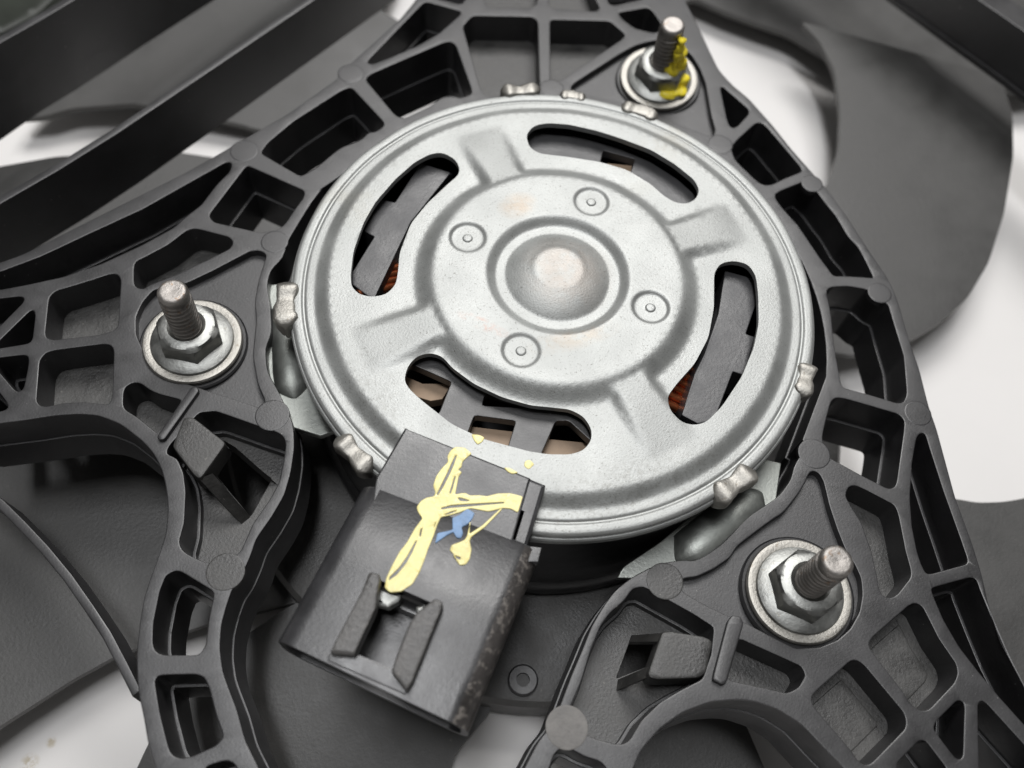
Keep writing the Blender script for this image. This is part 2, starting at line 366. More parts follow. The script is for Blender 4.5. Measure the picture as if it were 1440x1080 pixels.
pads = {
 'padl': [(262, 398), (300, 380), (353, 352), (366, 352), (375, 358), (368, 378), (362, 400), (358, 424), (360, 450), (355, 500), (362, 540), (373, 565), (366, 574), (345, 566), (300, 552), (250, 535), (225, 520), (203, 497), (191, 470), (191, 445), (200, 425), (215, 408), (235, 402)],
 'padt': G([(190, 550), (220, 520), (500, 340), (600, 285), (680, 262), (800, 240), (900, 290), (960, 350), (1010, 430), (1045, 520), (1080, 720), (1110, 830), (1085, 868), (930, 810), (740, 725), (540, 655), (330, 610), (200, 575)]),
 'padr': [(1137, 667), (1142, 662), (1151, 664), (1158, 676), (1166, 710), (1177, 743), (1189, 773), (1202, 793), (1211, 813), (1213, 836), (1209, 860), (1196, 884), (1178, 900), (1153, 910), (1120, 912), (1087, 896), (1053, 878), (1020, 864), (989, 849), (962, 833), (954, 820), (962, 813), (980, 811), (1004, 800), (1027, 784), (1038, 767), (1056, 753), (1076, 738), (1087, 730), (1100, 722), (1106, 716), (1124, 693), (1133, 678)]}
RD = {k: 5 for k in pk}
holes = {k: plane(fil(v, 5, 2), HB) for k, v in pk.items()}
padh = {k: plane(fil(v, 5, 2), HB) for k, v in pads.items()}
br = MB()
br.prism(P_outline, HB-10.2, HB, list(holes.values())+list(padh.values()), bev=.32, draft=.15)
o2 = offs(ccw(dedupe(P_outline)), .55)
hin = [offs(ccw(dedupe(h)), -.8) for h in holes.values()]
br.prism(o2, HB-20, HB-10, hin, bev=.25, draft=.4)
br.build('mounting_bracket', PL, sh, angle=40)
# floors inside the shallow pockets and under the studs
for k, dz in (('b1', 9), ('b2', 9), ('a1', 9), ('b7', 9), ('p5', 9), ('p6', 9), ('p7', 6), ('p8', 6), ('k1', 8), ('l1', 8), ('l2', 8), ('n3', 8.5)):
    q = MB(); h = ccw(dedupe(holes[k]))
    q.prism(offs(h, .6), HB-dz-2, HB-dz, bev=0)
    if k in ('l1', 'l2'):       # the raised inner panel of the pocket floor
        q.prism(offs(h, -2.3), HB-dz-.5, HB-dz+.3, bev=.28, draft=.6)
    q.build('pocket_floor', PLD, sh, angle=40)
for k in padh:
    q = MB(); h = ccw(dedupe(padh[k])); q.prism(offs(h, .6), HB-6, HB-2.2, bev=0); q.build('stud_pad', PL, sh)
# ejector pin marks
for x, y, r, mt in ((343, 212, 3.6, PL), (386, 340, 3.3, PL), (493, 103, 3.5, PL), (776, 124, 3.3, PL), (1013, 203, 3.4, PL), (1142, 258, 2.9, PL), (1237, 412, 3.0, PL), (1291, 581, 3.2, PL), (1145, 638, 3.7, PL), (935, 817, 3.9, PLD), (383, 584, 3.8, PL), (317, 804, 3.9, PLD), (797, 1023, 4.1, None)):
    c = at(x, y, HB); q = MB()
    q.lathe([(r, -1.5), (r, .0), (r-.08, .05), (r-.3, .06), (0.01, .06)], 32, (c.x, c.y, HB))
    mm = mt or mat('pale_worn_nylon', (.17, .163, .155), .6, var=.3, vscale=250, bump=.4, bscale=900)
    q.build('ejector_mark', mm, sh)
# retaining clips: a head on two slanting legs over a window, beside an upright rib
def clip(head, legs, floor_key, win, rib, dz, headz):
    h = ccw(dedupe(holes[floor_key])); q = MB()
    fz = HB-dz
    q.prism(offs(h, .6), fz-2.5, fz, [plane(fil(win, 3, 2), fz)], bev=.2); q.build('clip_floor', PLD, sh)
    q = MB(); q.prism(plane(fil(head, 5, 3), headz), headz-6, headz, bev=.7, draft=.1)
    for (a, b) in legs:                           # a: edge on the head, b: edge on the floor
        p = [at(*a[0], headz-.8), at(*a[1], headz-.8), at(*b[1], fz+.1), at(*b[0], fz+.1)]
        q.slab(p, 3.0)
    q.build('retaining_clip', PLD, sh, angle=40)
    q = MB(); q.prism(plane(fil(rib, 3, 3), HB+1.2), HB-9, HB+1.2, bev=.5); q.build('clip_rib', PLD if dz < 11 else PL, sh)
clip(Cc([(440, 205), (495, 202), (540, 235), (705, 365), (700, 390), (555, 592), (530, 598), (500, 570), (368, 395), (375, 365)]),
     [(Cc([(690, 352), (770, 400)]), Cc([(975, 600), (1040, 640)])), (Cc([(540, 600), (625, 565)]), Cc([(810, 885), (865, 840)]))],
     'c1', Cc([(735, 395), (1000, 600), (865, 840), (640, 565)]),
     Cc([(490, 12), (525, 12), (540, 40), (320, 350), (285, 355), (268, 330)]), 12, HB+.8)
N = lambda p: tile(760, 840, 4.5, p)
clip(N([(770, 215), (820, 210), (1040, 245), (1088, 270), (1092, 300), (1050, 480), (1000, 512), (740, 522), (690, 510), (678, 480)]),
     [(N([(700, 430), (690, 500)]), N([(490, 520), (480, 590)])), (N([(770, 225), (740, 280)]), N([(575, 240), (560, 280)]))],
     'n1', N([(580, 240), (735, 258), (690, 430), (480, 515)]),
     N([(1215, 110), (1270, 118), (1290, 160), (1180, 540), (1150, 555), (1092, 525), (1095, 490), (1185, 150)]), 12, HB+.8)
# long thin walls of the shroud: top-left strut, outer barrel walls, the two at the top right, curved rib at the bottom left
def wall(name, line, z, w_, depth, flange=0, mt=PL):
    p = [at(x, y, z) for x, y in line]; q = MB(); L_, R_ = [], []
    for i, v in enumerate(p):
        t = (p[min(i+1, len(p)-1)]-p[max(i-1, 0)]); n = Vector((-t.y, t.x, 0)).normalized()
        L_.append(v+n*w_/2); R_.append(v-n*w_/2)
    poly = [(v.x, v.y) for v in L_] + [(v.x, v.y) for v in reversed(R_)]
    q.prism(poly, z-depth, z, bev=.4, draft=.3)
    if flange:
        poly = [(v.x+(v.x-a.x)*flange, v.y+(v.y-a.y)*flange) for v, a in zip(L_, p)] + [(v.x+(v.x-a.x)*flange, v.y+(v.y-a.y)*flange) for v, a in reversed(list(zip(R_, p)))]
        q.prism(poly, z-depth-2, z-depth+.02, bev=.3)
    return q.build(name, mt, sh)
wall('shroud_strut', [(-330, 470), (-70, 324), (0, 281), (80, 235), (160, 185), (300, 91), (440, -4), (620, -126), (800, -250)], HB-1, 2.2, 19)
wall('barrel_wall', [(-420, 340), (-200, 185), (0, 55), (55, 24), (105, -6), (160, -40), (330, -140), (560, -260)], HB-1, 2.5, 26)
wall('barrel_wall', [(1000, -270), (1210, -135), (1300, -70), (1400, 0), (1470, 48), (1540, 100), (1700, 235), (1850, 400)], HB-2, 9, 16, flange=.25)
wall('curved_rib', [(-260, 560), (-120, 630), (-40, 680), (0, 708), (30, 738), (62, 772), (95, 812), (125, 855), (150, 893), (172, 935), (192, 975)], HB-12, 2.0, 9)

# ------------------------------------------------------------------ fan behind
fan = thing('cooling_fan', 'dark grey radiator fan lying on the white table behind the shroud', 'fan', (0, 0, -78))
q = MB(); q.lathe([(20, -48), (81, -48), (84.4, -48.6), (85.6, -50.2), (85.6, -63), (83.4, -63), (83.4, -52), (20, -52)], 128)
hub = q.build('fan_hub', PLD, fan)
c = at(735, 957, -47.8); q = MB()
q.lathe([(1.6, -3), (1.6, 1.2), (3.2, 1.2), (3.6, .8), (3.6, -.4)], 32, (c.x, c.y, -47.8)); q.build('boss', PL, hub)
def blade(pts, th=2.2):
    f2 = fil([(a, b) for a, b, _ in pts], 10, 3)
    # plane through the given heights (least squares)
    import numpy as np
    Mx = np.array([[a, b, 1] for a, b, _ in pts], float); zz = np.array([c for _, _, c in pts], float)
    k = np.linalg.lstsq(Mx, zz, rcond=None)[0]
    q = MB(); q.slab([at(a, b, float(k[0]*a+k[1]*b+k[2])) for a, b in f2], th)
    return q.build('fan_blade', BLADE, fan, angle=50)
blade([(1125, 30, -46), (1152, 57, -46), (1174, 100, -46), (1182, 160, -47), (1180, 210, -48), (1163, 262, -49), (1060, 330, -52), (1080, 480, -54), (1200, 500, -54), (1282, 478, -53), (1320, 455, -52), (1360, 420, -51), (1390, 370, -50), (1412, 300, -49), (1425, 220, -47), (1424, 160, -46), (1410, 115, -45), (1395, 104, -45), (1300, 78, -45), (1200, 50, -45)])
blade([(900, 60, -58), (940, 20, -58), (975, -4, -58), (1020, 16, -58), (1062, 31, -58), (1110, 47, -58), (1180, 90, -58), (1395, 120, -56), (1440, 130, -56), (1520, 120, -55), (1600, 20, -54), (1600, -130, -54), (1500, -260, -55), (1250, -320, -56), (980, -250, -57), (900, -120, -58)])
blade([(1250, 690, -52), (1347, 702, -50), (1375, 707, -49), (1410, 706, -49), (1440, 701, -48), (1540, 670, -46), (1680, 660, -45), (1790, 760, -45), (1800, 980, -48), (1700, 1200, -53), (1480, 1330, -58), (1250, 1240, -62), (1200, 900, -58)])
blade([(20, 166, -58), (60, 110, -56), (105, 70, -54), (182, -4, -50), (290, -200, -46), (480, -240, -48), (600, -150, -51), (541, -5, -54), (527, 9, -55), (562, 30, -56), (600, 62, -57), (470, 200, -60), (355, 180, -60), (345, 176, -60), (300, 166, -60), (190, 145, -59), (100, 152, -58), (60, 164, -58)])
blade([(-330, 330, -48), (-180, 270, -49), (0, 234, -50), (80, 220, -51), (250, 214, -53), (305, 222, -54), (420, 260, -56), (420, 420, -58), (100, 470, -56), (-330, 500, -52)])
blade([(-300, 620, -49), (-120, 565, -50), (240, 560, -52), (520, 640, -56), (500, 830, -58), (405, 850, -58), (350, 864, -57), (290, 878, -56), (225, 900, -56), (165, 921, -56), (100, 957, -55), (0, 1021, -54), (-120, 1110, -52), (-280, 1100, -50), (-360, 850, -49)])
blade([(188, 1090, -58), (208, 1047, -57), (256, 972, -56), (300, 930, -56), (344, 894, -55), (404, 854, -54), (560, 780, -53), (700, 900, -54), (690, 1000, -56), (640, 1060, -58), (600, 1180, -60), (480, 1330, -62), (200, 1300, -62), (165, 1180, -60)])
blade([(830, 950, -58), (1000, 960, -56), (1043, 1006, -56), (1060, 1045, -58), (1077, 1085, -60), (1095, 1200, -61), (1040, 1300, -62), (860, 1240, -62), (800, 1060, -60)])

# ------------------------------------------------------------------ motor
mo = thing('electric_motor', 'round silver electric motor with slotted end cap in the middle of the bracket', 'motor', (0, 0, -27))
LZ = 2.0
T1 = lambda p: tile(400, 120, 3.6, p)
T2 = lambda p: tile(760, 120, 3.6, p)
T3 = lambda p: tile(400, 400, 3.6, p)
T4 = lambda p: tile(760, 400, 3.6, p)
slots = [
 [(742, 200), (740, 189), (750, 177), (769, 173), (800, 175), (838, 183), (871, 194), (915, 210), (949, 231), (977, 253), (984, 267), (979, 280), (965, 287), (949, 285), (932, 275), (915, 259), (882, 239), (843, 228), (802, 221), (758, 216), (746, 208)],
 [(646, 234), (639, 223), (622, 214), (605, 216), (583, 228), (555, 253), (528, 284), (511, 314), (497, 353), (493, 387), (494, 403), (505, 414), (525, 418), (544, 414), (557, 400), (560, 381), (562, 356), (578, 314), (600, 287), (630, 259), (646, 245)],
 [(1004, 410), (1004, 384), (1013, 370), (1032, 366), (1052, 371), (1063, 387), (1066, 414), (1067, 455), (1060, 489), (1043, 530), (1015, 572), (993, 594), (977, 598), (957, 594), (940, 578), (938, 558), (952, 539), (977, 511), (996, 475), (1004, 433)],
 [(569, 530), (574, 514), (586, 501), (605, 496), (622, 501), (636, 517), (667, 540), (705, 558), (747, 570), (775, 573), (802, 576), (821, 586), (832, 603), (832, 619), (821, 633), (802, 639), (770, 639), (744, 635), (678, 617), (636, 597), (594, 564), (578, 550), (570, 539)]]
slots_w = [ccw(dedupe(plane(fil(s, 8, 3), LZ))) for s in slots]
DIM = [(22.3*math.cos(math.radians(50.6+90*k)), 22.3*math.sin(math.radians(50.6+90*k))) for k in range(4)]
DIM = [(q.x, q.y) for q in (at(832, 281.5, 5), at(657.7, 331.7, 5), at(733, 491, 5), at(915.7, 430, 5))]
SPK = [math.radians(a) for a in (96.5, 6, -77.5, -171)]
def sm(t): t = max(0., min(1., t)); return t*t*(3-2*t)
def height(x, y):
    r = math.hypot(x, y)
    if r < 11.8:
        u = r/11.8
        h = 3.05 + 3.0*(1-u**2.3)**.9
        rr = math.hypot(x-.3, y-.8)
        k = 1-sm((rr-4.6)/2.2)
        return h*(1-k) + 5.75*k
    if r < 14.0: base = 3.05
    elif r < 16.6: base = 3.05 + 1.65*sm((r-14.0)/2.6)**.8
    elif r < 27.8: base = 4.7
    elif r < 32.8: base = 2.0 + 2.7*(1-sm((r-27.8)/5.0))
    elif r < 51.2: base = 2.0
    elif r < 55.0: base = 2.0*(1-sm((r-51.2)/3.8))
    else:
        base = 0.
        base -= .5*math.exp(-((r-57.2)/.33)**2)
        if r > 59.2: base -= .6*((r-59.2)/.8)**2
    if 26 < r < 51:
        for a in SPK:
            ca, sa = math.cos(a), math.sin(a); u = x*ca+y*sa; d = abs(-x*sa+y*ca)
            if u > 0:
                wd = 4.6 + (u-30)*.06
                k = sm((wd+1.4-d)/2.8); f = max(0, 1-(u-30)/17.5)
                hs = 2.0 + 1.9*f**.9
                if hs > base: base = base + (hs-base)*k
    for dx, dy in DIM:
        d = math.hypot(x-dx, y-dy)
        if d < 4.6: base -= .6*sm((4.5-d)/1.0); 
        if d < 1.3: base += .35*sm((1.25-d)/.35)
    base += .10*math.sin(x*.31+1)*math.sin(y*.27)
    return base
pts = []; edges = []
rs = []
r = .4
while r < 60.01:
    rs.append(r)
    r += .28 if (10.5 < r < 17) or (27.5 < r < 33.5) or (50.5 < r < 55) or 56.2 < r < 58 or r > 58.8 else .55
rs.append(60.0)
for r in rs:
    n = max(24, min(260, int(r*2*math.pi/(.55 if r < 18 else 1.25))))
    for i in range(n):
        a = 2*math.pi*(i+.5*(len(pts) % 2))/n; x, y = r*math.cos(a), r*math.sin(a)
        if any(math.hypot(x-dx, y-dy) < 5.2 for dx, dy in DIM): continue
        pts.append((x, y))
for dx, dy in DIM:
    for rr in [.3, .8, 1.0, 1.2, 1.5, 2.2, 3.0, 3.5, 3.75, 4.0, 4.25, 4.6, 5.0]:
        for i in range(36):
            a = 2*math.pi*i/36; pts.append((dx+rr*math.cos(a), dy+rr*math.sin(a)))
# drop grid points that crowd a slot edge
def near(p, poly, e):
    x, y = p
    for i in range(len(poly)):
        if (poly[i][0]-x)**2+(poly[i][1]-y)**2 < e*e: return True
    return False
pts = [p for p in pts if not (31 < math.hypot(*p) < 50 and any(near(p, s, .35) for s in slots_w))]
for s in slots_w:
    k = len(pts); pts += s; edges += [(k+i, k+(i+1) % len(s)) for i in range(len(s))]
res = delaunay_2d_cdt([Vector(p) for p in pts], edges, [], 0, 1e-6)
V, FC = res[0], res[2]
q = MB(); fc = []
for f in FC:
    c = (V[f[0]]+V[f[1]]+V[f[2]])/3
    if 30 < c.length < 50 and any(inside(c, s) for s in slots_w): continue
    f = list(f)
    if area2([V[i][:] for i in f]) < 0: f.reverse()
    fc.append(f)
zs = [height(v.x, v.y) for v in V]; n = len(V)
vs = [(v.x, v.y, z) for v, z in zip(V, zs)] + [(v.x, v.y, z-1.5) for v, z in zip(V, zs)]
ec = {}
for f in fc:
    for i in range(3):
        e = (f[i], f[(i+1) % 3]); ec[e] = 1
fs = [f for f in fc] + [[i+n for i in reversed(f)] for f in fc]
for (a, b) in list(ec):
    if (b, a) not in ec: fs.append([b, a, a+n, b+n])
q.add(vs, fs); q.build('end_cap', ZN, mo, angle=38)
# can: rim flange under the cap, painted shell
q = MB(); q.lathe([(50, -1.7), (60.3, -1.7), (60.6, -2.0), (60.6, -3.6), (59.6, -4.0), (50, -4.0)], 160); q.build('rim_flange', ZN, mo)
q = MB(); q.lathe([(50, -3.9), (59.3, -3.9), (59.3, -6), (58.6, -6.4), (58.6, -40), (59.6, -41), (60.2, -43), (60, -45), (58, -46.5), (10, -46.5)], 160)
q.lathe([(49, -16), (5, -16)], 64); q.build('motor_can', CANM, mo)
# crimp tabs on the rim
def tab(x, y, ang, w_=4.2, s_=1.):
    c = at(x, y, -.2); a = math.atan2(c.y, c.x)+ang
    rr = math.hypot(c.x, c.y)
    M = Matrix.Translation((c.x*(1+1.1/rr), c.y*(1+1.1/rr), -.4)) @ Matrix.Rotation(a, 4, 'Z') @ Matrix.Scale(s_, 4)
    q = MB(); vs = []; fs = []; rd = random.Random(int(x*7+y)); n_, k_ = 17, 14
    ph = rd.random()*6; e0, e1 = .8+.4*rd.random(), .8+.4*rd.random()
    for i in range(n_):
        u = -1+2*i/(n_-1)
        lobe = e0*math.exp(-((u+.62)/.26)**2) + e1*math.exp(-((u-.62)/.26)**2)
        end = math.sqrt(max(.02, 1-abs(u)**6))
        W = (1.75+.38*lobe+.16*math.sin(5*u+ph)+.1*math.sin(13*u+ph))*end; Hh = (.85+.42*lobe+.14*math.sin(7*u+ph))*end
        off = .25*math.sin(3*u+ph)-.3*lobe
        for k in range(k_):
            t = 2*math.pi*k/k_; cx, cz = math.cos(t), math.sin(t)
            sx_ = math.copysign(abs(cx)**.4, cx); sz_ = math.copysign(abs(cz)**.4, cz)
            vs.append(tuple(M @ Vector((off+W*sx_, u*(w_+2.0), (Hh*sz_ if sz_ > 0 else 3.2*sz_)))))
    for i in range(n_-1):
        for k in range(k_):
            j = (k+1) % k_; fs.append([i*k_+k, i*k_+j, (i+1)*k_+j, (i+1)*k_+k])
    fs.append(list(range(k_))[::-1]); fs.append([(n_-1)*k_+k for k in range(k_)])
    q.add(vs, fs)
    q.flat = False; q.build('crimp_tab', STL, mo, angle=60)
tab(408, 428, 0, 2.9, 1.25); tab(503, 634, 0, 3.3, 1.0); tab(1029, 676, 0, 2.9, 1.15); tab(1127, 532, 0, 2.5, 1.0)
tab(733, 131, 0, 3.3, 1.0); tab(898, 160, 0, 2.9, 1.05); tab(805, 139, 0, 2.4, .8)
# mounting ears of the motor, half hidden under the bracket
def ear(line, wpx, beadline):
    p = [at(x, y, -15) for x, y in line]; q = MB()
    q.prism(dedupe([(v.x, v.y) for v in p]), -17, -15.4, bev=.3)
    b = [at(x, y, -13.5) for x, y in beadline]
    rr = [.3]+[wpx]*(len(b)-2)+[.3]
    q.tube([(v.x, v.y, -16.6) for v in b], rr, 28); q.build('mounting_ear', EARM, mo, angle=60)
ear([(360, 400), (430, 395), (470, 540), (482, 600), (450, 612), (405, 598), (360, 500)], 4.2, [(398, 415), (402, 430), (404, 470), (406, 515), (410, 540), (414, 560)])
ear([(868, 812), (878, 795), (930, 760), (1000, 700), (1060, 640), (1100, 650), (1090, 720), (1000, 800), (935, 815)], 5.2, [(950, 790), (972, 775), (1000, 752), (1030, 727), (1058, 702), (1078, 684)])
# inside the slots: brush holders, board, windings
q = MB(); q.prism(plane(fil(T1([(690, 392), (790, 425), (842, 440), (640, 690), (455, 1078), (425, 1068), (340, 1005), (340, 950), (455, 765), (440, 757), (400, 735), (490, 578), (560, 592)]), 2, 2), -2), -12, -2, bev=.25); q.build('brush_holder', GREY, mo)
q = MB(); q.slab([at(*p_, z_) for p_, z_ in zip(T1([(786, 424), (424, 1068), (456, 1082), (640, 694), (850, 446)]), (-1.95, -1.95, -5, -5, -5))], 3)
q.build('holder_flank', GREY, mo)
q = MB(); q.slab([at(*p_, z_) for p_, z_ in zip(T4([(930, 120), (838, 350), (715, 660), (690, 640), (760, 440), (810, 340), (890, 120)]), (-1.95, -1.95, -1.95, -5, -5, -5, -5))], 3)
q.build('holder_flank', GREY, mo)
q = MB(); q.prism(plane(fil(T4([(935, -70), (1080, -30), (1097, 80), (1040, 250), (1087, 265), (1030, 458), (975, 440), (880, 690), (800, 705), (715, 660), (780, 450), (830, 350), (900, 150)]), 2, 2), -2), -12, -2, bev=.25); q.build('brush_holder', GREY, mo)
q = MB(); q.prism(plane(fil(T2([(-80, 235), (200, 262), (400, 318), (560, 388), (700, 478), (800, 570), (760, 660), (500, 580), (300, 450), (0, 420), (-80, 420)]), 3, 2), -2.5), -5, -2.5, [plane(fil(T2([(318, 328), (480, 374), (452, 450), (295, 420)]), 2, 2), -2.5)], bev=.25); q.build('brush_holder', GREY, mo)
q = MB(); q.prism(plane(fil(T3([(560, 330), (800, 320), (1000, 480), (1250, 570), (1500, 600), (1640, 660), (1640, 900), (1300, 900), (900, 800), (560, 560)]), 4, 2), -1.5), -4, -1.5,
    [plane(fil(T3(p), 4, 2), -1.5) for p in ([(590, 430), (640, 402), (845, 492), (780, 655), (720, 640), (590, 560)], [(1018, 548), (1200, 596), (1330, 618), (1180, 622), (1000, 612)], [(962, 662), (1172, 690), (1128, 830), (925, 760)], [(1375, 690), (1440, 690), (1560, 800), (1560, 870), (1300, 860)])], bev=.25)
q.build('brush_holder', PL, mo)
q = MB(); q.prism(plane(T3([(560, 440), (700, 500), (850, 500), (800, 580), (740, 590), (640, 560), (560, 520)]), -6), -9, -6, bev=.3)
q.build('contact_board', TAN, mo); q = MB()
q.prism(plane(T3([(930, 715), (1175, 745), (1130, 850), (900, 800)]), -6), -9, -6, bev=.3)
q.build('contact_board', TAN, mo); q = MB()
q.prism(plane(T3([(1330, 780), (1540, 800), (1540, 900), (1290, 880)]), -6), -9, -6, bev=.3)
q.build('contact_board', TAN, mo); q = MB()
q.prism(plane(T2([(338, 392), (465, 405), (455, 460), (330, 420)]), -5), -8, -5, bev=.3); q.build('contact_board', TAN, mo)
for (x, y, a) in [(535, 398, 20), (541, 388, 20), (546, 379, 20), (530, 408, 20), (951, 574, -30), (955, 562, -30), (958, 551, -30), (962, 541, -30), (966, 531, -30), (970, 520, -30)]:
    c = at(x, y, -5.5); d = Vector((math.cos(math.radians(a)), math.sin(math.radians(a)), -.5))
    q = MB(); q.tube([c-d*5, c, c+d*5], 1.0, 10); q.build('copper_winding', COPPER, mo, angle=60)

# ------------------------------------------------------------------ connector
CZ = 5.0
def sect(bl, br_, wadd, zt, zb, rad, inset=0.):
    """rounded rectangle section between two ground points at height zt"""
    a, b = Vector(bl), Vector(br_); u = (b-a); L_ = u.length; u.normalize(); pts_ = []
    x0, x1, y0, y1 = inset, L_-inset, zb+inset, zt-inset; rad = max(.3, rad-inset)
    for cx, cy, s0 in ((x1-rad, y1-rad, 0), (x0+rad, y1-rad, 90), (x0+rad, y0+rad, 180), (x1-rad, y0+rad, 270)):
        for k in range(7):
            t = math.radians(s0+15*k); px = cx+rad*math.cos(t); pz = cy+rad*math.sin(t)
            pts_.append((a.x+u.x*px, a.y+u.y*px, pz))
    return pts_
def P2(x, y, z): v = at(x, y, z); return (v.x, v.y)
bl, brr, ml, mr_ = P2(509, 676, CZ), P2(761, 772, CZ), P2(386, 897, CZ), P2(659, 1027, CZ)
lerp = lambda a, b, t: (a[0]+(b[0]-a[0])*t, a[1]+(b[1]-a[1])*t)
ZB = CZ-13
rings = []
for t, ins in ((0, .9), (.0, .5), (.012, .0), (.5, 0), (1, 0), (1.0, 1.4), (.55, 1.5)):
    rings.append(sect(lerp(bl, ml, t), lerp(brr, mr_, t), 0, CZ, ZB, 4.2, ins))
q = MB(); vs = []; fs = []
for rg in rings: vs += rg
n = len(rings[0])
for k in range(len(rings)-1):
    for i in range(n):
        j = (i+1) % n; fs.append([k*n+i, k*n+j, (k+1)*n+j, (k+1)*n+i])
fs.append(list(range(n))[::-1]); fs.append([(len(rings)-1)*n+i for i in range(n)])
q.add(vs, fs)
T6 = lambda p: tile(380, 740, 3.6, p)
T5 = lambda p: tile(380, 580, 3.6, p)
body = q.build('connector_housing', CON, mo, angle=40)
win = T6([(555, 272), (812, 384), (735, 470), (690, 540), (615, 718), (440, 648), (470, 560), (535, 420)])
cut = MB().prism(plane(win, CZ), CZ-7, CZ+3, bev=0)
cu = cut.build('cut', CON, mo)
md = body.modifiers.new('b', 'BOOLEAN'); md.operation = 'DIFFERENCE'; md.object = cu; md.solver = 'EXACT'
bpy.context.view_layer.update()
ev = body.evaluated_get(bpy.context.evaluated_depsgraph_get()); nm = bpy.data.meshes.new_from_object(ev)
body.modifiers.clear(); body.data = nm; nm.set_sharp_from_angle(angle=math.radians(40))
bpy.data.objects.remove(cu)
nm.materials.append(WORN)
rv = (Vector((brr[0]-bl[0], brr[1]-bl[1], 0))).normalized()
for p in nm.polygons:
    t = (Vector((p.center.x/S+mo['origin_mm'][0], p.center.y/S+mo['origin_mm'][1], 0))-Vector((bl[0], bl[1], 0))).dot(rv)
    if p.normal.dot(rv) > .25 and p.normal.z > -.3 and t > 28: p.material_index = 1
# neck, shoulder and side tab
q = MB(); q.prism(plane(fil([(570, 600), (574, 603), (747, 672), (722, 758), (712, 800), (520, 720), (528, 672)], 2, 2), CZ), ZB+1, CZ-.02, bev=.5)
q.prism(plane(fil([(736, 668), (768, 681), (741, 772), (706, 758)], 2, 2), CZ-.35), ZB+3, CZ-.35, bev=.8)
q.build('connector_neck', CON, body)
q = MB(); q.prism(plane([(745, 768), (762, 770), (757, 790), (742, 790)], CZ-1), CZ-3, CZ-1, bev=.2); q.build('side_tab', CON, body)
q = MB(); q.prism(plane(fil(T6([(500, 228), (550, 236), (560, 262), (552, 300), (535, 415), (440, 620), (428, 655), (300, 640), (325, 585), (465, 320)]), 3, 2), CZ+2.8), CZ-1, CZ+2.8, bev=.6)
q.build('latch_rail', CONW, body)
q = MB(); q.prism(plane(fil(T6([(835, 362), (872, 378), (874, 410), (820, 540), (720, 790), (690, 835), (612, 735), (640, 650), (705, 490), (745, 430)]), 3, 2), CZ+2.8), CZ-1, CZ+2.8, bev=.6)
q.build('latch_rail', CONW, body)
q = MB(); q.prism(plane(fil(T6([(300, 645), (440, 650), (612, 720), (692, 820), (685, 852), (290, 680)]), 2, 2), CZ+.3), CZ-1, CZ+.3, bev=.2); q.build('latch_bar', CON, body)
q = MB(); q.prism(plane(fil(T6([(520, 300), (668, 345), (655, 380), (600, 412), (530, 395)]), 2, 2), CZ-2), CZ-4.5, CZ-2, bev=.6)
q.prism(plane(fil(T6([(735, 405), (790, 390), (780, 450), (740, 440)]), 2, 2), CZ-2), CZ-4, CZ-2, bev=.5); q.build('terminal', ZN2, body)
# paint marks on the connector
Q = lambda p: tile(540, 600, 6, p)
def paint(name, polys, z, mt, par, hol=(), r=2.5, h=.2):
    q = MB()
    for p in polys:
        hs = [ccw(dedupe(plane(fil(x, 1.2, 2), z))) for x in hol]
        o_ = ccw(dedupe(plane(fil(p, r, 3), z)))
        hs = [x for x in hs if inside(x[0], o_)]
        q.prism(o_, z-.3, z+h, hs, bev=.12)
    return q.build(name, mt, par, angle=60)
ym = Q([(600, 172), (680, 178), (742, 228), (700, 262), (660, 300), (655, 345), (625, 365), (660, 385), (630, 420), (600, 575), (640, 565), (690, 560), (720, 582), (800, 580), (870, 588), (960, 565), (1060, 562), (1172, 590), (1130, 728), (1100, 712), (1070, 695), (1000, 690), (940, 705), (880, 718), (810, 705), (730, 690), (640, 725), (560, 750), (480, 765), (450, 830), (420, 920), (370, 1040), (340, 1130), (300, 1230), (240, 1330), (150, 1390), (50, 1400), (5, 1360), (20, 1280), (60, 1190), (130, 1060), (200, 970), (260, 860), (325, 775), (285, 720), (275, 680), (310, 630), (360, 600), (420, 590), (435, 560), (415, 500), (440, 420), (490, 350), (540, 300), (535, 250), (560, 205)])
slits = [Q(p) for p in ([(615, 240), (590, 320), (555, 400), (500, 510), (455, 580), (445, 572), (480, 500), (540, 380), (565, 320), (600, 250)], [(605, 420), (580, 520), (560, 570), (552, 560), (580, 470), (595, 420)], [(480, 688), (560, 665), (700, 655), (1010, 638), (1015, 648), (720, 675), (560, 688), (485, 700)], [(505, 745), (560, 720), (620, 705), (600, 718), (540, 742)], [(620, 600), (660, 605), (725, 625), (700, 632), (640, 628)], [(325, 850), (310, 930), (298, 925), (308, 870)], [(280, 960), (240, 1060), (190, 1150), (110, 1250), (40, 1300), (48, 1270), (130, 1190), (200, 1090), (265, 970)], [(440, 800), (420, 860), (428, 820)])]
paint('yellow_paint_mark', [ym], CZ, YELP, body, slits)
paint('yellow_paint_blob', [Q([(700, 925), (728, 800), (722, 905), (830, 835), (985, 690), (996, 700), (850, 850), (738, 930), (722, 965), (738, 1040), (722, 1120), (690, 1165), (640, 1172), (610, 1130), (590, 1080), (555, 1045), (570, 1000), (640, 975), (680, 955)])], CZ, YELP, body, [Q([(590, 1085), (650, 1105), (640, 1125), (605, 1110)])], r=2)
paint('blue_paint_mark', [Q([(575, 770), (640, 745), (700, 690), (765, 730), (745, 780), (700, 830), (655, 850), (668, 900), (650, 945), (612, 940), (585, 890), (520, 925), (430, 990), (450, 900), (520, 885), (580, 870)])], CZ, BLUE, body, r=2, h=.2)
